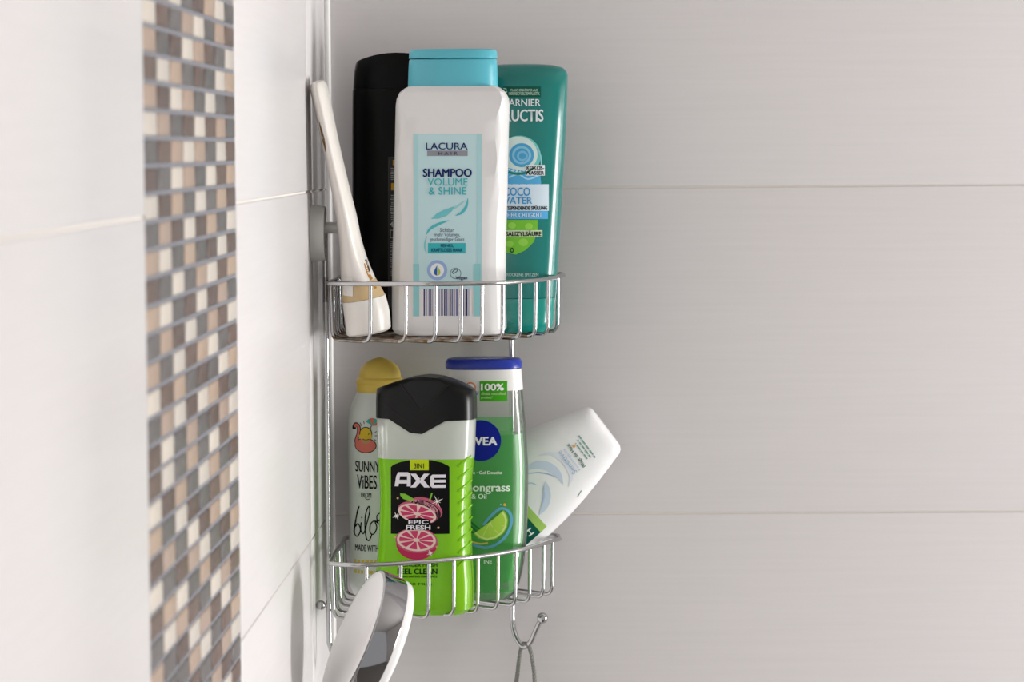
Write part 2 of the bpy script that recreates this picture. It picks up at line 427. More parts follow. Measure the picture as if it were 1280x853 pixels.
def pan_y(x, hw, hd, e):
    w = hw * e; x = abs(x)
    if x <= w: return hd * (1 + 0.02 * (1 - (x / w) ** 2))
    t = min(1.0, (x - w) / (hw - w))
    for (a, p), (b_, q) in zip(PAN[:-1], PAN[1:]):
        if b_ <= t <= a: return hd * (q + (p - q) * (t - b_) / (a - b_))
    return 0.0
def ring_pts(hw, hd, e, n=56):
    out = []
    if e < 1:
        w = hw * e
        q = [(w + (hw - w) * a, hd * p) for a, p in PAN[:-1]]
        q += [(w * f, hd * (1 + 0.02 * (1 - f * f))) for f in (1.0, .72, .5, .25, 0.0)]
        q = q + [(-x, y) for x, y in reversed(q[:-1])]
        return q + [(x, -y) for x, y in reversed(q[1:-1])]
    for j in range(n):
        a = 2 * math.pi * j / n; c, s = math.cos(a), math.sin(a)
        out.append((hw * math.copysign(abs(c) ** (2 / e), c), hd * math.copysign(abs(s) ** (2 / e), s)))
    return out
class Bottle:
    def __init__(s, name, label, cat, Mx, group=None):
        s.M = Mx; s.inv = Mx.inverted(); s.root = empty(name, Mx); tag(s.root, label, cat, group)
        s.keys = None; s.buf = {}; s.joined = ('brand_letter', 'barcode', 'fine_print', 'fruit_segments', 'grip_rib')
    def L(s, px, py, yp=0.0):
        o = s.inv @ CAM; d = s.inv.to_3x3() @ ray(px, py); t = (yp - o.y) / d.y; p = o + d * t
        return p.x, p.z
    def sec(s, rows, yp=0.0):
        """rows: (py, px_left, px_right, half depth, exponent) seen in the photograph -> (z, hw, hd, e, cx)"""
        out = []
        for py, a, b, hd, e in rows:
            xa, z = s.L(a, py, yp); xb, _ = s.L(b, py, yp); out.append((z, abs(xb - xa) / 2, hd, e, (xa + xb) / 2))
        out.sort(key=lambda k: k[0]); return out
    def loft(s, name, keys, m, parent=None, dens=0.004, n=56, zb=None, zt=None, close=(True, True), sharp=35, shift=0.0):
        z0, z1 = keys[0][0], keys[-1][0]; zs = []
        for a, b in zip(keys[:-1], keys[1:]):
            q = max(1, int((b[0] - a[0]) / dens)); zs += [a[0] + (b[0] - a[0]) * i / q for i in range(q)]
        zs.append(z1); V = []; Fc = []
        for z in zs:
            hw, hd, e, cx = pchip(keys, z)
            rp_ = ring_pts(hw, hd, e, n); n = len(rp_)
            for x, y in rp_:
                zz = z
                if zb or zt:
                    t = (z - z0) / (z1 - z0); lo = zb(x) if zb else z0; hi = zt(x) if zt else z1; zz = lo + (hi - lo) * t
                V.append((x + cx, y + shift, zz))
        k = len(zs)
        for i in range(k - 1):
            for j in range(n): Fc.append((i * n + j, i * n + (j + 1) % n, (i + 1) * n + (j + 1) % n, (i + 1) * n + j))
        for i, c, rev in ((0, close[0], True), (k - 1, close[1], False)):
            if not c: continue
            cz = sum(V[i * n + j][2] for j in range(n)) / n; cx = pchip(keys, zs[i])[3]
            if (zb and i == 0) or (zt and i):
                # strip the lid across so that its ridge keeps its shape
                for j in range(n // 4):
                    a, b, c_, d = j, j + 1, n // 2 - j - 1, n // 2 - j
                    for aa, bb, cc, dd in (((j), (j + 1), (n - j - 1) % n, (n - j) % n),):
                        pass
                idx = [i * n + j for j in range(n)]
                for j in range(n // 2):
                    a, b, c2, d2 = idx[j], idx[j + 1], idx[(n - j - 1) % n], idx[(n - j) % n]
                    f = [a, b, c2, d2]; g = []
                    for q in f:
                        if q not in g: g.append(q)
                    if len(g) > 2: Fc.append(tuple(g if not rev else reversed(g)))
                continue
            V.append((cx, shift, cz)); c0 = len(V) - 1
            for j in range(n):
                a, b = i * n + j, i * n + (j + 1) % n
                Fc.append((b, a, c0) if rev else (a, b, c0))
        return pyd(name, V, Fc, m, parent or s.root, True, sharp)
    def front(s, x, z):
        hw, hd, e, cx = pchip(s.keys, z); q = min(0.999, abs(x - cx) / hw)
        if e < 1: return -pan_y(x - cx, hw, hd, e)
        return -hd * (1 - q ** e) ** (1 / e)
    # --- printing: shapes laid on the front of the body, given in photograph pixels
    def put(s, part, m, V2, Fc, lay, step=0):
        key = (part, m.name) if part in s.joined else (part, len(s.buf)); b = s.buf.setdefault(key, [[], [], m]); k = len(b[0])
        for i_, (x, z) in enumerate(V2): b[0].append((x, s.front(x, z) - 0.00009 - 0.00006 * lay - (0.000018 * (i_ // step) if step else 0), z))
        b[1] += [tuple(k + i for i in f) for f in Fc]
    def F2(s, px, py): return s.L(px, py, s.yf)
    def poly(s, part, m, pts, lay=1, sub=5):
        q = [s.F2(*p) for p in pts]
        bm = bmesh.new(); vs = [bm.verts.new((x, z, 0)) for x, z in q]; bm.faces.new(vs)
        bmesh.ops.triangulate(bm, faces=bm.faces[:])
        if sub: bmesh.ops.subdivide_edges(bm, edges=bm.edges[:], cuts=sub, use_grid_fill=True)
        bm.verts.index_update(); s.put(part, m, [(v.co.x, v.co.y) for v in bm.verts], [[v.index for v in f.verts] for f in bm.faces], lay); bm.free()
    def rect(s, part, m, x0, y0, x1, y1, lay=1, nx=14, ny=4):
        V2 = []; Fc = []
        for j in range(ny + 1):
            for i in range(nx + 1): V2.append(s.F2(x0 + (x1 - x0) * i / nx, y1 + (y0 - y1) * j / ny))
        for j in range(ny):
            for i in range(nx): a = j * (nx + 1) + i; Fc.append((a, a + 1, a + nx + 2, a + nx + 1))
        s.put(part, m, V2, Fc, lay)
    def disc(s, part, m, cx, cy, rx, ry, lay=1, rot=0, a0=0, a1=360, inner=0.0, n=30):
        V2 = []; Fc = []; c, q = math.cos(math.radians(rot)), math.sin(math.radians(rot)); R = 4
        for k in range(R + 1):
            f = inner + (1 - inner) * k / R
            for i in range(n + 1):
                a = math.radians(a0 + (a1 - a0) * i / n); x, y = rx * f * math.cos(a), ry * f * math.sin(a)
                V2.append(s.F2(cx + x * c - y * q, cy + x * q + y * c))
        for k in range(R):
            for i in range(n): a = k * (n + 1) + i; Fc.append((a, a + 1, a + n + 2, a + n + 1))
        s.put(part, m, V2, Fc, lay)
    def stroke(s, part, m, pts, w, lay=1, smooth=5, taper=False):
        P = catmull([Vector((x, y, 0)) for x, y in pts], smooth) if smooth else [Vector((x, y, 0)) for x, y in pts]
        V2 = []; Fc = []
        for i, p in enumerate(P):
            a, b = P[max(0, i - 1)], P[min(len(P) - 1, i + 1)]; t = (b - a)
            t = t.normalized() if t.length else Vector((1, 0, 0)); nn = Vector((-t.y, t.x, 0))
            ww = w * (math.sin(math.pi * (i + .15) / (len(P) - .7)) if taper else 1) / 2
            for sg in (1, -1): V2.append(s.F2(p.x + nn.x * ww * sg, p.y + nn.y * ww * sg))
        for i in range(len(P) - 1): Fc.append((2 * i, 2 * i + 1, 2 * i + 3, 2 * i + 2))
        s.put(part, m, V2, Fc, lay)
    def text(s, part, m, body, x0, y0, x1, y1, lay=3, bold=0.0, local=None):
        """fit the glyphs into a pixel box (or a local box cx, cz, w, h)"""
        v, f = glyphs(body)
        if local: cx, cz, w, h = local; a = (cx - w / 2, cz - h / 2); b = (cx + w / 2, cz + h / 2)
        else:
            a = s.F2(x0, y1); b = s.F2(x1, y0); a2 = s.F2(x1, y1); b2 = s.F2(x0, y0)
        xs = [p[0] for p in v]; ys = [p[1] for p in v]; X0, X1, Y0, Y1 = min(xs), max(xs), min(ys), max(ys)
        out = []
        for x, y in v:
            fx, fy = (x - X0) / (X1 - X0), (y - Y0) / (Y1 - Y0)
            if local: out.append((a[0] + (b[0] - a[0]) * fx, a[1] + (b[1] - a[1]) * fy))
            else:
                lo = (a[0] + (a2[0] - a[0]) * fx, a[1] + (a2[1] - a[1]) * fx); hi = (b2[0] + (b[0] - b2[0]) * fx, b2[1] + (b[1] - b2[1]) * fx)
                out.append((lo[0] + (hi[0] - lo[0]) * fy, lo[1] + (hi[1] - lo[1]) * fy))
        hgt = abs(out and max(p[1] for p in out) - min(p[1] for p in out)); k = len(out); dd = bold * hgt * 1.25
        if bold:
            o2 = []; f2 = []
            for n_, (dx, dz) in enumerate(((0, 0), (dd, 0), (-dd, 0), (0, dd * .6), (0, -dd * .6))):
                o2 += [(x + dx, z + dz) for x, z in out]; f2 += [tuple(n_ * k + i for i in q) for q in f]
            out, f = o2, f2
        s.put(part, m, out, f, lay + 3, k if bold else 0)
    def finish(s, first=('label',), over=None):
        """label patches become parts, the print on them sub-parts"""
        lab = None
        for (part, mn), (v, f, m) in s.buf.items():
            if part == 'label':
                o = pyd('label', v, f, m, s.root, True); lab = lab or o
        for (part, mn), (v, f, m) in s.buf.items():
            if part != 'label': pyd(part, v, f, m, lab or over or s.root, True)
GL = {}
def glyphs(body, bold=0.0):
    if (body, bold) in GL: return GL[body, bold]
    cu = bpy.data.curves.new('t', 'FONT'); cu.body = body; cu.size = 1; cu.offset = bold; cu.resolution_u = 3; cu.fill_mode = 'FRONT'
    o = bpy.data.objects.new('t', cu); C.objects.link(o); bpy.context.view_layer.update()
    me = bpy.data.meshes.new_from_object(o.evaluated_get(bpy.context.evaluated_depsgraph_get()))
    v = [(p.co.x, p.co.y) for p in me.vertices]; f = [tuple(p.vertices) for p in me.polygons]
    bpy.data.objects.remove(o); bpy.data.curves.remove(cu); bpy.data.meshes.remove(me)
    GL[body, bold] = (v, f); return v, f
def stand(px, py, zf, hd, u=None, yaw=0.0):
    p = P_z(px, py, zf) if u is None else P_y(px, py, u)
    print('stand', px, 'front u', round(-p.y, 4), 'x', round(p.x, 4))
    return Matrix.Translation((p.x, p.y + hd, zf)) @ Matrix.Rotation(yaw, 4, 'Z')

# --- white shampoo bottle with a turquoise cap
white = mat('white_plastic', 'dfdedd', 0.32, var=0.02, sss=0.05)
b = Bottle('shampoo_bottle', 'white shampoo bottle with turquoise flip cap and pale blue label', 'bottle', stand(562, 417.5, zf1, 0.024, u=0.142))
b.yf = -0.024
body = b.sec([(418, 500, 624, .0215, .72), (416.5, 495, 629, .0228, .72), (411, 491, 633, .024, .72), (380, 490.5, 632.5, .024, .70), (320, 491, 632.5, .024, .66), (275, 492.3, 633.3, .024, .66), (232, 493, 634.5, .024, .76), (200, 493.8, 635, .024, .82), (165, 494.5, 636, .024, .77),
              (145, 495, 636.6, .024, .80), (132, 495.4, 637, .024, .86), (124, 496.5, 636, .0236, .89), (116, 500, 632, .0225, .90), (111, 506, 626, .020, .90), (108.5, 511, 621, .0185, .90)])
body[0] = (0.0003,) + body[0][1:]
b.keys = body; bo = b.loft('body', body, white, sharp=24)
turq = mat('turquoise_plastic', '58b4c4', 0.3, var=0.02)
cap = b.loft('cap', b.sec([(110, 510, 622.5, .0185, 2.9), (90, 510.5, 622, .0185, 2.9), (76, 511.5, 621, .0182, 2.9), (74.5, 512.5, 620, .0175, 2.9)]), turq)
b.loft('lid', b.sec([(73.6, 511.2, 621.8, .0187, 2.9), (66, 511.5, 621.5, .0187, 2.9), (63.3, 513, 620, .0182, 2.9), (62, 517, 616, .0168, 2.8)]), turq, cap)
lb, ld, nv, tl, gr, br = ink('bcd9dd'), ink('8fc7ca'), ink('1d2560'), ink('3fb0b8'), ink('8d8f98'), ink('5c6078')
b.rect('label', lb, 517, 167.5, 602, 362, 0, 12, 8)
b.rect('print', ink('a9d2d6'), 517, 167.5, 523, 362, 1, 2, 8); b.rect('print', ink('a9d2d6'), 596, 167.5, 602, 362, 1, 2, 8)
b.rect('print', ld, 516.5, 330, 524, 395.5, 2, 2, 4); b.rect('print', ld, 592, 330, 600.5, 395.5, 2, 2, 4)
b.text('lettering', nv, 'LACURA', 532.5, 178.5, 584.5, 187, 3, 0.012)
b.rect('print', gr, 534, 188.2, 584.6, 195, 1)
b.text('lettering', ink('44485c'), 'H A I R', 548, 189.8, 572, 193.8, 3, 0.01)
b.text('lettering', nv, 'SHAMPOO', 529, 211, 589.5, 221.2, 3, 0.035)
b.text('lettering', tl, 'VOLUME', 534.5, 223, 584.5, 232.2, 3, 0.006)
b.text('lettering', tl, '& SHINE', 536, 234, 583, 243.6, 3, 0.008)
b.poly('print', ink('6fc0c6'), [(539, 274), (546, 267), (555, 262.5), (568, 258), (565, 264), (558, 270), (548, 273.5)], 2)
b.stroke('print', ink('4fb4bc'), [(532.5, 294), (538, 286), (550, 279.5), (562, 275.5)], 3.6, 2, 6, True)
b.stroke('print', ink('4fb4bc'), [(569, 270), (577, 266), (583, 258), (585, 247.5)], 3.6, 2, 6, True)
b.stroke('print', ink('8fced2'), [(564, 263), (572, 258), (582, 250)], 2.2, 2, 6, True)
b.stroke('print', ink('7cc6cb'), [(533.5, 318), (531, 310), (531.5, 302), (534, 295)], 2.0, 2, 6, True)
for t, bx in (('Sichtbar', (550, 285.2, 567.5, 290.2)), ('mehr Volumen,', (543, 291, 575, 296.4)), ('geschmeidiger Glanz', (537, 297, 580.5, 302.8))):
    b.text('lettering', br, t, *bx, 3)
b.rect('print', ink('3cb0b6'), 535, 304, 582, 317, 2)
b.text('lettering', ink('24486c'), 'FEINES,', 551, 305.4, 567, 309.6, 3, 0.015); b.text('lettering', ink('24486c'), 'KRAFTLOSES HAAR', 539.5, 310.6, 578, 315, 3, 0.015)
b.disc('print', ink('94add8'), 546.5, 338, 12.6, 12.6, 2, inner=0.68)
b.disc('print', ink('e4e6e6'), 546.5, 338, 8.6, 8.6, 2)
b.poly('print', ink('2f62a8'), [(546.3, 332), (543, 338), (542.3, 341), (543.6, 343.6), (546.3, 344.8)], 3, 1); b.poly('print', ink('a9c04a'), [(546.7, 332), (550, 338), (550.7, 341), (549.4, 343.6), (546.7, 344.8)], 3, 1)
b.disc('print', ink('6f8490'), 569.5, 342, 7, 7, 2, inner=0.88)
b.stroke('print', ink('3c4664'), [(565, 341), (568, 337.5), (572, 337), (570.5, 340), (566, 342.5)], 0.9, 3)
b.text('lettering', ink('2a3358'), 'Vegan', 569.5, 345.5, 584, 350.6, 4, 0.02)
b.rect('label', ink('e3e2e2'), 527.5, 361.5, 589.5, 396, 0)
x = 529.5
for w_, c_ in [(2, 0), (3, 2), (2, 1), (1.2, 0), (2.2, 2), (3.4, 1), (1.4, 0), (2.6, 2), (3.2, 1), (2, 0), (2.4, 1), (1.4, 2), (1.8, 0), (2.6, 1), (2, 2), (3.2, 1), (1.6, 0), (2.4, 2), (1.8, 1), (1.2, 2), (2.4, 0), (1.6, 2)]:
    if c_ < 3: b.rect('barcode', [ink('2c2e62'), ink('74749a'), ink('a9a7b4')][c_], x, 361.5, x + w_ * .8, 395, 1, 1, 3)
    x += w_ * 1.22
b.finish()

# --- green conditioner bottle standing on its cap
teal = mat('teal_plastic', '02756e', 0.2, var=0.04, coat=0.2)
b = Bottle('conditioner_bottle', 'dark green conditioner bottle standing on its cap beside white shampoo bottle', 'bottle', stand(650, 417, zf1, 0.021, u=0.088))
b.yf = -0.021
body = b.sec([(372, 606, 695, .0205, 2.6), (340, 604.5, 697, .021, 2.7), (250, 600, 702.5, .0215, 2.8), (160, 596, 707.5, .021, 2.9), (105, 594.5, 709.6, .018, 3), (95, 594.5, 709.8, .0165, 3), (89, 597, 708, .0145, 3), (85, 602, 703, .0125, 2.9), (82, 612, 692, .0100, 2.7), (80.5, 628, 675, .0070, 2.3)])
b.keys = body; b.loft('body', body, teal)
cap = b.loft('cap', [(0.0003,) + k[1:] if i == 0 else k for i, k in enumerate(b.sec([(417.8, 613, 685, .0175, 2.6), (415, 609.5, 689.5, .0195, 2.6), (386, 607, 693.5, .0205, 2.6), (384.5, 607.5, 693, .0203, 2.6), (372.6, 606.5, 694.5, .0203, 2.6)]))], mat('teal_cap', '048a7e', 0.22, var=0.04, coat=0.3))
wh, pg = ink('dfe9ea'), ink('b9d3c0')
b.rect('label', ink('0d5a48'), 629, 108, 676, 121.5, 0)
b.text('lettering', pg, 'FLASCHENKÖRPER AUS', 638.5, 110.4, 672, 114.2, 3, 0.02); b.text('lettering', pg, '100% RECYCELTEM PLASTIK', 636, 115, 674.5, 118.8, 3, 0.02)
for a in (0, 120, 240): b.disc('print', pg, 630.5, 113.5, 3.6, 3.6, 2, rot=a, a0=5, a1=85, inner=0.65, n=6)
b.text('lettering', wh, 'GARNIER', 628, 123.8, 675.5, 132.6, 3, 0.012)
b.text('lettering', wh, 'FRUCTIS', 624, 137, 679, 151.6, 3, 0.022)
b.disc('print', ink('6fc3bf'), 649, 195, 27, 25.5, 1); b.disc('print', ink('cfe2dc'), 648, 193, 24, 22.5, 2); b.disc('print', ink('4d9fcb'), 652, 194, 15.5, 15, 3)
b.disc('print', ink('85c1dd'), 652, 194, 12, 11.5, 4, inner=0.75); b.disc('print', ink('7ab9db'), 653, 195, 7, 6.6, 4, inner=0.6)
b.disc('print', ink('2c7c58'), 648, 195, 25.5, 24, 3, a0=40, a1=120, inner=0.9)
b.poly('print', ink('57a8d6'), [(622, 214), (636, 210), (655, 214), (666, 209), (675, 212), (676.5, 231), (622, 231)], 2); b.stroke('print', ink('a6d3ea'), [(636, 222), (648, 218), (660, 224), (674, 219)], 2, 3)
b.stroke('print', ink('8ecdd4'), [(671, 183), (676, 196), (677, 212)], 1.8, 3)
b.rect('print', ink('e6eef0'), 657, 206.3, 681, 219.6, 3)
b.text('lettering', ink('161a1c'), 'KOKOS-', 658.5, 207.4, 680, 212.4, 5, 0.03); b.text('lettering', ink('161a1c'), 'WASSER', 656.8, 213.8, 680, 218.8, 5, 0.03)
b.rect('print', ink('cfdfea'), 616, 230.5, 686, 263.8, 2)
b.text('lettering', ink('3b97cf'), 'COCO', 630, 234.6, 662.5, 245, 4, 0.02); b.text('lettering', ink('3b97cf'), 'WATER', 625, 246.4, 665, 255, 4, 0.02)
b.text('lettering', ink('1f2d30'), 'FEUCHTIGKEITSSPENDENDE SPÜLUNG', 604, 257, 684, 262.6, 4, 0.03)
b.rect('print', ink('5aa9dc'), 616, 264, 685, 274, 2); b.text('lettering', ink('d5e8f4'), 'INTENSIVE FEUCHTIGKEIT', 610, 266, 677.5, 272, 4, 0.02)
b.poly('print', ink('76bf3c'), [(618, 275), (672, 275), (672, 290), (667, 303), (657, 313), (645, 318.5), (632, 316), (622, 306)], 1)
for q in ((640, 282, 5), (661, 283, 5), (654, 303, 6), (637, 305, 5)): b.disc('print', ink('93d052'), q[0], q[1], q[2], q[2] * .8, 2)
b.disc('print', ink('22482c'), 640, 313, 2.4, 3.2, 3, inner=.5)
b.rect('print', ink('c9dcb4'), 631, 288, 678, 296, 3); b.text('lettering', ink('141a18'), 'SALIZYLSÄURE', 632.5, 288.6, 676.5, 295.2, 5, 0.03)
b.text('lettering', ink('b7d7d0'), 'HAARANSATZ, TROCKENE SPITZEN', 598, 341.6, 673, 346.2, 3, 0.02)
b.finish()

# --- black bottle at the back
blk = mat('black_plastic', '010202', 0.28, spec=0.12, var=0.2, scale=140, bump=0.3)
b = Bottle('black_bottle', 'tall black bottle standing behind the white shampoo bottle', 'bottle', stand(497, 412, zf1, 0.020, u=0.062))
b.yf = -0.020
body = b.sec([(408, 445, 549, .0185, 3), (404, 441.5, 552, .020, 3.2), (300, 441, 552.5, .0205, 3.2), (200, 440.5, 553, .0205, 3.2), (114, 441, 552.5, .020, 3.2), (111.5, 442, 551.5, .0195, 3.2)])
body[0] = (0.0003,) + body[0][1:]
b.keys = body; b.loft('body', body, blk)
b.loft('cap', b.sec([(111.4, 441.6, 551.8, .0198, 3.2), (90, 443, 550.5, .0195, 3.0), (80, 444.5, 549, .018, 2.8), (76.5, 446, 547.5, .0172, 2.7)]), blk, zt=lambda x, z=b.L(497, 66.5)[1], z2=b.L(446, 77.5)[1], w=b.L(547, 80)[0]: z - (z - z2) * min(1, abs(x) / w) ** 2)
for i in range(9):
    y_ = 150 + i * 22
    b.stroke('grip_rib', blk, [(446, y_ - 6), (458, y_), (472, y_ - 3), (481, y_ - 10)], 2.2, 3, 5, True)
b.rect('label', mat('black_label', '101112', 0.5), 485, 196, 530, 385, 0)
gy = ink('9a9a98'); yl = ink('c99a2a')
b.stroke('print', ink('4a4a4a'), [(486, 385), (486, 205), (487, 199), (490, 196.5), (520, 196.5)], 0.7, 1, 0)
b.rect('print', yl, 491, 200, 497, 207, 1); b.rect('print', yl, 489, 229, 500, 238, 1)
for y0, y1 in ((210, 226), (244, 276), (302, 320), (322, 334), (337, 344)):
    k = y0
    while k < y1: b.rect('fine_print', gy, 487.8 + random.random() * 1.2, k, 505, k + 1.1, 1, 3, 1); k += 2.3
b.text('lettering', ink('c9c9c6'), '400', 487.5, 277.5, 500, 284, 2, 0.02)
b.stroke('print', gy, [(488, 288), (488, 297.5), (500, 297.5)], 1.1, 2, 0); b.stroke('print', gy, [(488, 288), (500, 288)], 1.1, 2, 0)
b.finish()

# --- squeezed tube leaning on the left wall
def tube():
    up_ = 0.150
    p0 = P_y(461, 424, up_ + .004); p0.z = max(p0.z, zf1 - 0.0045)
    p1 = P_y(399, 101, up_ + .016)
    ax = (p1 - p0); ln = ax.length; zc = ax.normalized()
    yc = Vector((0.0, 1, 0)); yc = (yc - yc.dot(zc) * zc).normalized(); xc = yc.cross(zc)
    Mx = Matrix((xc, yc, zc)).transposed().to_4x4(); Mx.translation = p0
    t = Bottle('squeeze_tube', 'white squeeze tube with tan band standing on its cap, leaning into corner', 'tube', Mx)
    def k(lx, ly, rx, ry, hd, e=2.0):
        a, za_ = t.L(lx, ly); c, zc2 = t.L(rx, ry); return ((za_ + zc2) / 2, (c - a) / 2, hd, e, (a + c) / 2)
    wm = mat('tube_white', 'ebe7e0', 0.3, var=0.03, sss=0.1); tan = mat('tube_tan', 'cbb083', 0.35, var=0.06); iv = mat('tube_ivory', 'e4dfd8', 0.28, var=0.03)
    t.loft('cap', [k(437, 421, 486, 411.5, .0148), k(433.5, 419, 488.5, 408.5, .0168), k(431, 400, 487, 389, .0174), k(428, 378, 481.5, 368, .0176)], wm)
    t.loft('tan_band', [k(428.2, 377.6, 481, 367.7, .0175), k(427, 365, 474.5, 356, .0180), k(426.3, 356, 469.5, 347.8, .0184)], tan)
    zc_ = [k(426.3, 355.8, 469.3, 347.6, .0184), k(425.5, 331, 459.5, 324.5, .0192), k(424, 301, 451, 296, .0200), k(421, 276, 446, 271, .0207), k(412, 225, 433.5, 221, .0220), k(402, 177, 422.5, 173, .0230), k(393, 135, 414, 131, .0237), k(388.3, 114, 409.6, 110, .0240), k(388, 107.5, 407.5, 103.8, .0230), k(390, 103.5, 404, 101, .0205), k(394, 102, 400, 100.8, .018)]
    t.keys = zc_; t.yf = -0.018
    t.loft('tube_body', zc_, iv)
    t.keys = [k(428.2, 377.6, 481, 367.7, .0175), k(427, 365, 474.5, 356, .0180)] + zc_
    t.rect('label', wm, 427.5, 348, 441, 371, 5, 6, 4)
    am = ink('b07a2c'); dk = ink('3a2a1c')
    t.stroke('print', am, [(456, 330), (459.5, 342), (464, 351)], 3.0, 5); t.stroke('print', dk, [(456, 326), (459, 334), (461, 341)], 1.4, 7); t.stroke('print', am, [(467, 357), (469, 362)], 2.6, 5)
    t.stroke('stain', mat('stain', '6b4f22', 0.7, var=0.5, scale=400), [(398.5, 150), (401.5, 162), (403.8, 172), (406, 182), (407, 190)], 3.4, 6, 5, True)
    t.finish()
tube()

# --- spray can
cw = mat('can_paint', 'dde2dd', 0.35, var=0.02)
b = Bottle('spray_can', 'pale round spray can with yellow cap behind the lime green bottle', 'can', stand(477, 736, zf2, 0.0, u=0.047))
r_ = (b.L(517, 600)[0] - b.L(437, 600)[0]) / 2
rr = lambda py, f: (b.L(477, py)[1], r_ * f, r_ * f, 2.0, 0.0)
body = [(0.0003, r_ * .88, r_ * .88, 2.0, 0.0), rr(735, .95), rr(731, 1), rr(600, 1), rr(536, 1), rr(524, .985), rr(512, .94), rr(502, .86), rr(494, .76), rr(489, .70)]
body.sort(); b.keys = body; b.yf = -r_; b.loft('body', body, cw, n=64)
yc_ = mat('yellow_cap', 'e8c959', 0.42, var=0.04)
cap = b.loft('cap', sorted([rr(490, .71), rr(480, .715), rr(474.5, .72), rr(473, .70), rr(471.5, .655), rr(466, .65), rr(459, .58), rr(453, .42), rr(449, .22), rr(447, .06)]), yc_, n=48)
b.loft('cap_ring', sorted([rr(489.6, .725), rr(481, .728), rr(479.5, .712)]), yc_, cap, n=48)
b.loft('cap_lip', sorted([rr(478.4, .74), rr(474.8, .74), rr(473.6, .72)]), yc_, cap, n=48)
pk, bkk = ink('e07a6c'), ink('141414')
b.disc('print', bkk, 456.5, 557.5, 14.2, 9.6, 1); b.disc('print', pk, 456.5, 557.5, 13.2, 8.6, 2)
b.stroke('print', bkk, [(449, 562), (444.5, 553), (447.5, 543), (447.8, 535), (444.5, 531.5), (442, 534), (441.8, 538)], 5.0, 1); b.stroke('print', pk, [(449, 562), (444.8, 553), (447.5, 543), (447.6, 535), (444.5, 532), (442.2, 535)], 3.2, 2)
b.stroke('print', ink('c79b6c'), [(453, 551), (457, 553), (461, 551)], 5, 3); b.disc('print', bkk, 457, 542.5, 8.2, 8.4, 3); b.disc('print', ink('e0bd3c'), 457, 542.5, 7.2, 7.4, 4)
b.disc('print', ink('e0bd3c'), 451.5, 546.5, 3.4, 3.2, 4); b.disc('print', ink('e0bd3c'), 462, 546, 3.2, 3.4, 4)
b.stroke('print', bkk, [(460.5, 544), (465, 530)], 0.9, 5, 0)
for a, c_ in ((175, '45b3a4'), (212, 'e07a6c'), (249, '45b3a4'), (286, 'e07a6c')): b.disc('print', ink(c_), 465.5, 532.5, 9.5, 9.5, 5, rot=35, a0=a, a1=a + 35, n=6)
for p, q in (((449.5, 529), (451.5, 533)), ((454, 526.5), (455, 530.5)), ((468.5, 541), (471, 539.5)), ((468.5, 545), (471.5, 545)), ((467.5, 549.5), (470, 551))): b.stroke('print', bkk, [p, q], 0.8, 2, 0)
b.text('lettering', bkk, 'SUNNY', 443.4, 577, 474.5, 590.5, 2, 0.008); b.text('lettering', bkk, 'ViBES', 445.6, 594.5, 471, 611.5, 2, 0.008)
b.text('lettering', bkk, 'FROM', 451, 616.5, 464, 622.5, 2, 0.01); b.stroke('lettering', bkk, [(456, 623), (459, 625), (462, 624)], 0.8, 2)
sc = [[(441, 668), (443, 655), (446.5, 640), (448.5, 634), (446, 640), (443.5, 655), (442, 668), (446, 672), (450, 664), (447, 656), (443.5, 660)], [(451, 654), (450.5, 664), (454, 668), (457, 660)],
      [(457, 660), (462, 640), (460.5, 633.5), (456.5, 645), (456, 662), (458, 674), (461.5, 676), (465, 668)], [(468, 651), (463, 656), (462.5, 666), (467, 668), (471, 660), (468.5, 651.5), (474, 656)], [(475, 655), (476, 664), (480, 667), (484, 656), (484, 667), (488, 667)]]
for q in sc: b.stroke('lettering', bkk, q, 1.5, 2)
b.disc('lettering', bkk, 451.8, 648, 1, 1, 2, n=10)
b.stroke('lettering', bkk, [(470, 652), (474, 651), (477, 646), (474.5, 642), (471, 646), (472, 653)], 1.4, 2)
b.text('lettering', bkk, 'MADE WITH LOVE', 443, 682, 488, 690, 2, 0.01)
for y0 in (701, 714):
    xx = 442
    while xx < 500: w_ = random.uniform(2.5, 5.5); b.rect('fine_print', ink('d9c352'), xx, y0, xx + w_, y0 + 4.6, 1, 1, 1); xx += w_ + 1.4
b.finish(over=None)

# --- lime green shower gel
b = Bottle('shower_gel_bottle', 'lime green shower gel bottle with angular black cap', 'bottle', stand(530, 766.5, zf2, 0.021, u=0.156, yaw=math.radians(-7)))
b.yf = -0.021
lime = clear_mat('lime_gel', 'aaf022', 0.84, 'c0f850', 0.16, 0.5); frost = clear_mat('frosted_plastic', 'f6faf2', 0.62, 'fafff8', 0.2, 0.25)
rows = [(767.5, 478, 582, .016, 3), (765, 472, 588, .019, 3.2), (758, 469.5, 591, .0205, 3.4), (735, 470, 592, .021, 3.4), (700, 473, 590, .021, 3.4), (660, 476, 587.5, .021, 3.4), (620, 477, 588, .021, 3.4), (590, 475.5, 590, .021, 3.4), (571, 474, 592, .021, 3.4)]
full = b.sec(rows + [(550, 473.5, 593, .0208, 3.4), (519, 472.5, 594, .0202, 3.4)])
b.keys = full
lo = b.sec(rows); lo[0] = (0.0003,) + lo[0][1:]
gel = b.loft('gel_body', lo, lime)
b.loft('clear_shoulder', b.sec([(570.9, 474, 592, .021, 3.4), (550, 473.5, 593, .0208, 3.4), (519, 472.5, 594, .0202, 3.4)]), frost)
capm = mat('black_cap', '030404', 0.30, var=0.15, spec=0.25)
xa = [b.L(p, q)[0] for p, q in ((472, 520), (492, 521), (527, 543.5), (563, 523.5), (594, 523))]
zv = [b.L(p, q)[1] for p, q in ((472, 521), (492, 521.5), (527, 543.5), (563, 523.5), (594, 523.5))]
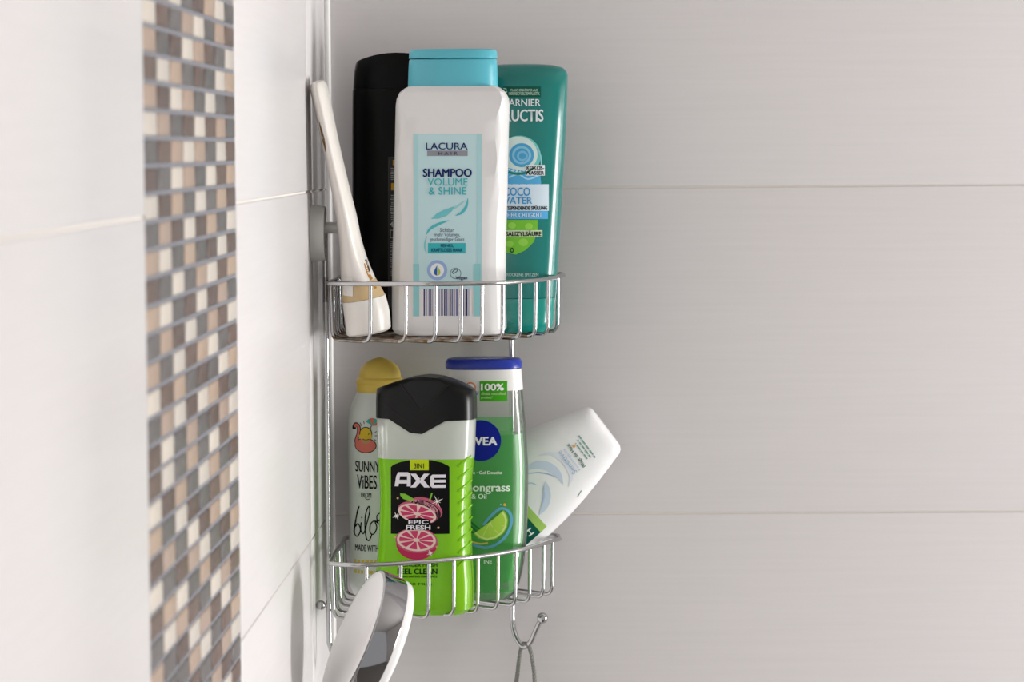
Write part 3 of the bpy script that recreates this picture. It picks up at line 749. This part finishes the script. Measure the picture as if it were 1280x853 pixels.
def lerp_tab(xs, zs, x):
    if x <= xs[0]: return zs[0]
    for i in range(len(xs) - 1):
        if x <= xs[i + 1]: return zs[i] + (zs[i + 1] - zs[i]) * (x - xs[i]) / (xs[i + 1] - xs[i])
    return zs[-1]
tx = [b.L(p, 480)[0] for p in (472, 491, 515, 536, 552, 570, 594)]; tz = [b.L(530, q)[1] for q in (485.5, 478.5, 471.5, 469, 471.5, 477, 488)]
ck = [(0, .0375, .0212, 3.4, 0), (.5, .0374, .0211, 3.4, 0), (.8, .0372, .0205, 3.3, 0), (.95, .0370, .0188, 3.2, 0), (1, .0366, .0165, 3.1, 0)]
hwc = (b.L(595, 505)[0] - b.L(471.5, 505)[0]) / 2; cxc = (b.L(595, 505)[0] + b.L(471.5, 505)[0]) / 2
ck = [(k[0] * .03, hwc * k[1] / .0375, k[2], k[3], cxc) for k in ck]
cap = b.loft('cap', ck, capm, zb=lambda x: lerp_tab(xa, zv, x + cxc), zt=lambda x: lerp_tab(tx, tz, x + cxc), n=72, dens=.004)
# raised chevron of the lid
sv = b.keys; b.keys = [(-1, hwc, .0213, 3.4, cxc), (1, hwc, .0213, 3.4, cxc)]
b.poly('lid_chevron', mat('cap_facet', '0a0b0c', 0.45, spec=0.3), [(503, 481.5), (526.5, 512), (559, 481.5), (548, 476.5), (514, 476.5)], 3)
b.stroke('lid_seam', mat('cap_seam', '050505', 0.7), [(500, 480), (526.5, 514.5), (562, 480)], 1.4, 8, 0); b.stroke('lid_seam', mat('cap_seam', '050505', 0.7), [(473, 503), (490, 513), (526, 541), (560, 521)], 0.9, 8, 0)
b.keys = sv
dk = ink('040606', 0.3); ww = ink('eceaf0')
b.rect('label', dk, 488, 584, 561.5, 668, 0, 16, 8)
b.poly('print', dk, [(488.2, 584.5), (491, 581.5), (500, 578), (512, 575.6), (525, 574.6), (540, 575.6), (552, 578.5), (560, 582.5), (561.5, 584.5)], 0, 5)
b.rect('print', ink('c4d821'), 512.5, 574.5, 536, 588, 2); b.text('lettering', ink('23301a'), '3IN1', 518, 579.5, 530, 585.6, 4, 0.01)
def letter(polys, x0, y0, x1, y1, sk=0):
    for n_, pl in enumerate(polys): b.poly('lettering', ww, [(x0 + (x1 - x0) * p, y1 + (y0 - y1) * q) for p, q in pl], 4 + n_ * .4, 0)
letter([[(0, 0), (.10, .72), (.22, 1), (.45, 1), (.34, .72), (.24, 0)], [(.22, 1), (.82, 1), (.86, .72), (.30, .72)], [(.82, 1), (.95, .92), (1, .75), (1, 0), (.76, 0), (.78, .72)], [(.26, .2), (.78, .2), (.78, .46), (.30, .46)]], 493, 590.6, 513.5, 608.2)
letter([[(.02, 1), (.30, 1), (.52, .62), (.36, .42)], [(.70, 1), (.98, 1), (.64, .46), (.50, .62)], [(0, 0), (.29, 0), (.60, .50), (.40, .60)], [(.72, 0), (1, 0), (.66, .60), (.42, .50)]], 512.5, 592.4, 537.5, 609.6)
letter([[(0, .15), (0, .85), (.14, 1), (.25, 1), (.25, 0), (.14, 0)], [(.2, .76), (1, .76), (1, 1), (.2, 1)], [(.2, .39), (1, .39), (1, .61), (.2, .61)], [(.2, 0), (1, 0), (1, .24), (.2, .24)]], 537.8, 593.6, 557, 610)
rind, pith, fl_ = ink('c25f78'), ink('e9cfc4'), ink('c8426a')
b.disc('print', rind, 532, 636, 22, 13, 1, rot=22); b.disc('print', ink('d894a2'), 530, 633, 18, 6, 2, rot=20)
b.disc('print', ink('2a1a1c'), 531, 638.5, 21, 12, 2, rot=22); b.disc('print', rind, 522.5, 641, 26, 13.5, 2, rot=13); b.disc('print', pith, 521.5, 642.5, 24.5, 12, 3, rot=13)
for a in range(8): b.disc('fruit_segments', fl_, 521.5, 642.5, 21.5, 10, 4, rot=13, a0=a * 45 + 6, a1=a * 45 + 38, inner=0.22, n=6)
b.poly('print', ink('7fc23c'), [(500, 617), (506, 617.5), (514, 621.5), (519, 625.5), (512, 626.5), (504, 624), (500.5, 620)], 2, 1); b.stroke('print', ink('7fc23c'), [(537, 626), (539, 620), (540, 616.5)], 1.8, 2)
b.disc('print', ink('bb3158'), 521, 680, 26, 20.5, 2); b.disc('print', rind, 520.5, 676, 26.5, 15.5, 3, rot=4); b.disc('print', pith, 520.5, 675.5, 24.5, 14, 4, rot=4)
for a in range(9): b.disc('fruit_segments', fl_, 520.5, 675.5, 21.5, 11.6, 5, rot=4, a0=a * 40 + 5, a1=a * 40 + 34, inner=0.2, n=6)
b.poly('print', dk, [(507, 655), (511, 648.5), (524, 647.5), (536, 649.5), (540, 656), (539, 663), (507, 663)], 5, 3)
b.text('lettering', ww, 'EPIC', 511, 650.4, 535.5, 655.5, 7, 0.05); b.text('lettering', ww, 'FRESH', 508, 657, 538, 662.4, 7, 0.05)
for sx, sy, q in ((546.5, 627, 8), (495.5, 645.5, 5.5), (538, 692, 5)):
    for a in (20, 65, 110, 155):
        c_, d_ = math.cos(math.radians(a)) * q * (1 if a in (65, 155) else .6), math.sin(math.radians(a)) * q * (1 if a in (65, 155) else .6)
        b.stroke('print', ink('f4eee6'), [(sx - c_, sy - d_), (sx, sy), (sx + c_, sy + d_)], 1.1, 6, 3, True)
for sx, sy in ((548, 660), (497, 623), (494, 672), (546, 684)): b.disc('print', ink('d8b27a'), sx, sy, 1.4, 1.4, 5, n=8)
kk = ink('15200f')
b.text('lettering', kk, 'LONGER FRESH', 500, 704.6, 546.5, 709, 2, 0.03); b.text('lettering', kk, 'FEEL CLEAN', 497, 711.4, 546.5, 718, 2, 0.04); b.text('lettering', kk, '& LONG LASTING FRAGRANCE', 497, 719.8, 546.5, 722.4, 2, 0.03); b.text('lettering', kk, '250 ML e', 507, 729, 540, 732, 2, 0.01)
b.finish()
# diagonal grip ridges on the right flank
ribs = []; rf = []
for i in range(9):
    y_ = 583 + i * 15.5
    pts = []
    for t in (0, .25, .5, .75, 1):
        xx, zz = b.L(573.5 + 14.5 * t, y_ - 13 * t - (4 if t in (.25, .5) else 0) * 0, -0.012)
        pts.append(Vector((xx, b.front(xx, zz) + .0002, zz)))
    v, f = sweep_geo(catmull(pts, 3), [.0003] + [.0010] * 11 + [.0003], 8); k = len(ribs); ribs += v; rf += [tuple(k + j for j in q) for q in f]
pyd('grip_ribs', ribs, rf, lime, gel, True)

# --- clear green shower gel with the blue lid
b = Bottle('shower_oil_bottle', 'clear green shower bottle with white shoulder and blue lid', 'bottle', stand(604, 751.5, zf2, 0.020, u=0.098))
b.yf = -0.020
rows = [(751.5, 574, 634, .014, 2.6), (749, 568, 640, .0165, 2.6), (740, 562.5, 645.5, .0185, 2.7), (720, 556, 652, .0195, 2.7), (698, 552, 656, .0200, 2.8), (651, 548.5, 659.5, .0205, 2.8), (595, 547.5, 660.5, .0205, 2.8), (542, 550, 658, .0200, 2.8)]
top = [(515, 553.5, 655.8, .0195, 2.8), (487, 556, 653.5, .0190, 2.8)]
shell = b.sec(rows + top); shell[0] = (0.0003,) + shell[0][1:]; b.keys = shell
sh = b.loft('body', shell, clear_mat('clear_shell', 'e3f0e0', 0.16, 'ffffff', 0.08, 0.4), close=(True, False))
inn = [(z + (.0025 if i == 0 else 0), hw - .0030, hd - .0022, e, cx) for i, (z, hw, hd, e, cx) in enumerate(b.sec(rows))]
inn[0] = (0.0028,) + inn[0][1:]
b.loft('liquid', inn, clear_mat('green_liquid', '86e28c', 0.72, 'bcf0c0', 0.3, 0.35), sh)
shw = b.loft('shoulder', b.sec([(487, 555.6, 653.9, .0193, 2.8), (475, 556.5, 653, .0190, 2.8), (461, 558, 651.5, .0186, 2.8)]), mat('shoulder_white', 'e6e6e2', 0.3))
b.loft('lid', b.sec([(460.6, 558.5, 651, .0186, 2.8), (459.5, 556.8, 652.8, .0192, 2.8), (452, 557, 652.3, .0192, 2.8), (448.6, 559.5, 649.8, .0182, 2.8), (447.6, 565, 644, .0165, 2.7)]), mat('blue_lid', '142f9e', 0.3, var=0.03), shw)
b.keys = shell[:-1] + b.sec([(487, 555.6, 653.9, .0194, 2.8), (461, 558, 651.5, .0190, 2.8)])
# printed, tinted front film
flm = clear_mat('tinted_film', '6cd074', 0.40, 'ccf0cc', 0.2, 0.4)
b.rect('label', flm, 562, 522, 641, 742, 0, 24, 12)
nb = ink('0d1f8e'); pw = ink('dfeee0')
b.disc('logo', nb, 600.8, 551, 25.6, 25.6, 1); b.text('lettering', ink('eceef4'), 'NIVEA', 579, 546.6, 621, 556.6, 3, 0.05)
b.text('lettering', pw, 'Pflegedusche · Gel Douche', 564, 588.8, 627.5, 594.2, 2, 0.03)
b.text('lettering', pw, 'Lemongrass', 565, 604.4, 637.5, 617.5, 2, 0.025); b.text('lettering', pw, '& Oil', 589.5, 617.6, 608, 623.6, 2, 0.035)
b.rect('label', ink('42a31c'), 599.5, 476.8, 634, 502, 1, 6, 4)
b.text('lettering', ink('f2f6ee'), '100%', 601.5, 480, 629.5, 488.4, 3, 0.05); b.text('lettering', ink('bcdc9c'), 'climate neutralised', 601.5, 490.2, 632, 494, 3, 0.015); b.text('lettering', ink('bcdc9c'), 'product*', 601.5, 495.4, 616, 499.4, 3, 0.015)
b.disc('print', ink('d98a52'), 588, 485, 7, 7, 1); b.disc('print', ink('e6e6e2'), 588, 485, 5.2, 5.2, 2); b.rect('print', ink('5f7fd2'), 590, 491, 597, 494, 1, 1, 1)
b.stroke('print', ink('5e9fc0'), [(604, 657), (614, 645), (626, 636), (636, 640), (639.5, 652), (634, 668), (622, 680), (606, 685), (588, 680)], 3.4, 1, 6, False)
b.stroke('print', ink('c7b45c'), [(588, 677), (600, 680), (610, 679)], 2.2, 2)
for q in ([(585, 650), (593, 657), (600, 662)], [(585, 656), (592, 661), (598, 666)], [(585, 663), (591, 666), (596, 669)]): b.stroke('print', ink('1f6b34'), q, 2.4, 2)
lim = [(591.5, 667.5), (600, 661.5), (612, 652.5), (622, 644.5), (629.5, 638), (633, 643), (635.2, 650), (634, 659), (629, 667.5), (620, 674), (608, 676.8), (598, 673.5)]
b.poly('print', ink('7fb83a'), lim, 3, 1); cxl, cyl = 616, 659
b.poly('print', ink('cfe08a'), [(cxl + (p - cxl) * .93, cyl + (q - cyl) * .93) for p, q in lim], 4, 1)
b.poly('print', ink('a9cf4e'), [(cxl - .5 + (p - cxl) * .83, cyl - .5 + (q - cyl) * .83) for p, q in lim], 5, 1)
for p in ((603, 672), (613, 673), (623, 668), (630, 658), (632, 648)): b.stroke('print', ink('c9df7e'), [(612, 654), p], 0.9, 6, 0)
b.disc('print', ink('e0a848'), 631, 631.3, 1.9, 1.9, 2, n=10); b.disc('print', ink('6cb4cc'), 626, 631, 1.2, 1.2, 2, n=8)
b.text('lettering', pw, 'INE', 605, 700.4, 615, 705, 2, 0.01)
b.finish()

# --- white bottle tipped upside down at the back right
ub = 0.034
p0 = P_y(757.5, 534.5, ub)
zl = Vector((-0.8, 0, -0.6)); yl_ = Vector((0, 1, 0)); xl = yl_.cross(zl)
Mx = Matrix((xl, yl_, zl)).transposed().to_4x4(); Mx.translation = p0
b = Bottle('lotion_bottle', 'white bottle tipped upside down, leaning on the caddy rim', 'bottle', Mx)
q = S * (1 - ub / D); b.yf = -0.018
def K(t, hw, hd, e=2.8): return (t * q, hw * q, hd, e, 0.0)
body = [K(0, 29, .0105, 3.4), K(2.2, 33.2, .0120, 3.4), K(6, 36.0, .0136, 3.3), K(14, 38.4, .0150), K(40, 46, .0168), K(80, 56, .0180), K(120, 63, .0184), K(160, 66, .0184), K(200, 62, .0178), K(226, 50, .0165), K(240, 38, .0145)]
b.keys = body; b.loft('body', body, mat('lotion_white', 'f0f0f1', 0.3, var=0.015, sss=0.1))
b.loft('cap', [K(240.3, 34, .014), K(243, 36, .0148), K(258, 35, .0145), K(262, 32, .0135)], mat('lotion_cap', 'e0e2e6', 0.3))
def tl_(m, txt, c, ln, h, bold=0.0, lay=2):
    cx, cz = b.F2(*c); b.text('lettering', m, txt, 0, 0, 0, 0, lay, bold, (cx, cz, ln * q, h * q))
bl, dg = ink('9db9dc'), ink('2c6a5e')
tl_(bl, 'Sensitive', (709, 578.5), 34, 6.4); tl_(ink('b4c9e4'), 'Feuchtigkeit', (715, 574.5), 33, 4.2); tl_(dg, 'Pflegt die Haut', (720.5, 569.5), 35, 5.6, 0.01)
for c, ln in (((727, 564.5), 24), ((730.5, 561.5), 27), ((734, 559), 34)):
    cx, cz = b.F2(*c); t = -ln / 2
    while t < ln / 2:
        w_ = min(random.uniform(3, 8), ln / 2 - t + .5); dx = -.6; b.stroke('fine_print', ink('7fa69e'), [(c[0] - .6 * t, c[1] - .8 * t), (c[0] - .6 * (t + w_), c[1] - .8 * (t + w_))], 1.7, 2, 0); t += w_ + 1.4
b.disc('print', ink('e5b04a'), 717.5, 558, 2, 2, 3, n=10)
b.stroke('print', ink('cdd9ec'), [(655, 590), (668, 582), (684, 583), (697, 592), (704, 606)], 11, 1, 6, True); b.stroke('print', ink('9fb8dc'), [(658, 593), (672, 591), (686, 593), (697, 598)], 1.6, 2, 6, True)
b.stroke('print', ink('dfe4ee'), [(672, 570), (690, 568), (706, 578), (714, 596), (710, 610)], 6, 1, 6, True)
b.stroke('print', ink('ccd8ea'), [(682, 602), (684, 616), (681, 632), (674, 644)], 10, 1, 6, True); b.stroke('print', ink('b0c4e2'), [(655, 606), (664, 604), (672, 607)], 1.4, 2, 6, True); b.stroke('print', ink('b4c6e2'), [(679, 606), (680, 620), (677, 634)], 2.2, 2, 6, True)
b.stroke('print', dg, [(722, 622), (727, 614)], 0.8, 2, 0)
b.poly('label', ink('a4c866'), [(683.5, 659.5), (675.8, 666.8), (645, 630), (653, 624)], 1, 8); b.poly('label', ink('14594a'), [(675.8, 666.8), (653, 687), (622, 651), (645, 630)], 1, 8)
tl_(ink('e6eee8'), 'H', (662.3, 666), 8, 8, 0.02)
b.finish()

# ------------------------------------------------------------------ hand shower head in front of the caddy
us = 0.305
hc = P_y(440, 800, us); sd = S * (1 - us / D)
# axis through the disc: points left, up and slightly to the camera on its back face
n_ = Vector((-0.885, -0.225, 0.405)).normalized()
maj = Vector((0.42, 0, 0.9)); maj = (maj - maj.dot(n_) * n_).normalized(); oth = n_.cross(maj)
Mh = Matrix((maj, oth, n_)).transposed().to_4x4(); Mh.translation = hc
hs = empty('hand_shower', Mh); tag(hs, 'white hand shower head with a polished chrome band in front of caddy', 'shower head')
wp = mat('shower_white', 'f4f3f2', 0.25, var=0.01)
R_ = 95.5 * sd
pl = lathe('back_plate', [(R_ * .02, .0022), (R_ * .5, .0018), (R_ * .85, .0009), (R_ * .955, .0002), (R_ * .985, -.0010), (R_ * .985, -.002)], wp, hs, 72)
lathe('chrome_band', [(R_ * .975, .0001), (R_ * .997, -.0006), (R_, -.0016), (R_, -.0168), (R_ * .992, -.0176), (R_ * .95, -.0178)], POLISH, hs, 72)
lathe('spray_plate', [(R_ * .985, -.0174), (R_ * .985, -.0205), (R_ * .965, -.0228), (R_ * .92, -.0242), (R_ * .80, -.0250), (R_ * .02, -.0252)], wp, hs, 72)
lowp = Vector((-R_ * .93, 0, -.010))
inv = Mh.inverted()
wz = lambda dz, x, y: inv @ Vector((x, y, hc.z - dz))
hp = [lowp + Vector((.012, 0, 0)), lowp, lowp + Vector((-.02, 0, -.003)), wz(.12, .032, hc.y - .004), wz(.18, .036, hc.y - .004), wz(.24, .038, hc.y - .004)]
sweep('handle', catmull(hp, 8), [.013] * 41, wp, hs, 20)
hold = empty('shower_holder', Matrix.Translation((0, hc.y - .004, hc.z - .20))); tag(hold, 'chrome wall holder gripping the hand shower handle on left wall', 'holder')
lathe('wall_plate', [(.024, .0002), (.024, .005), (.020, .008)], CHROME, hold, 32, 'X', (0, 0, 0))
lathe('arm', [(.010, .008), (.010, .021)], CHROME, hold, 20, 'X', (0, 0, 0))
lathe('clip_ring', [(.0138, -.014), (.0168, -.014), (.0168, .014), (.0138, .014)], CHROME, hold, 32, 'Z', (.0368, 0, 0))

# ------------------------------------------------------------------ grey cord hanging from the hook
cm = mat('cord_grey', '8a8a84', 0.85, var=0.25, scale=500)
A = [hk(640, 900, .020), hk(643, 870, .019), hk(646.5, 845, .018), hk(649, 825, .0165), hk(651.5, 811, .0165), hk(654, 805.4, .0185), hk(658.5, 806, .0215), hk(663, 813, .0225), hk(666, 828, .022), hk(668, 845, .022), hk(669, 870, .022), hk(667, 900, .022), hk(660, 935, .021), hk(650, 935, .021)]
cpth = catmull(A, 10, True)
root = hk(655, 935, .02)
cord = empty('hanging_cord', Matrix.Translation(root)); tag(cord, 'grey twisted cord loop hanging from the chrome hook', 'cord')
ln = 0; ang = []
for i, p in enumerate(cpth):
    ang.append(ln); ln += (cpth[(i + 1) % len(cpth)] - p).length
turns = round(ln / 0.0075)
for k in range(3):
    pts = []
    K_ = 420
    for i in range(K_):
        d = ln * i / K_
        j = max(q for q in range(len(ang)) if ang[q] <= d); p, r2 = cpth[j], cpth[(j + 1) % len(cpth)]
        sl = (r2 - p).length; w = p + (r2 - p) * ((d - ang[j]) / sl if sl else 0); T = (r2 - p).normalized()
        nn = (Vector((0, 1, 0)) - T * T.y).normalized(); bb = T.cross(nn); a = 2 * math.pi * (turns * i / K_ + k / 3)
        pts.append(w + (nn * math.cos(a) + bb * math.sin(a)) * .00085 - root)
    sweep('cord_strand', pts, .00095, cm, cord, 6, True)
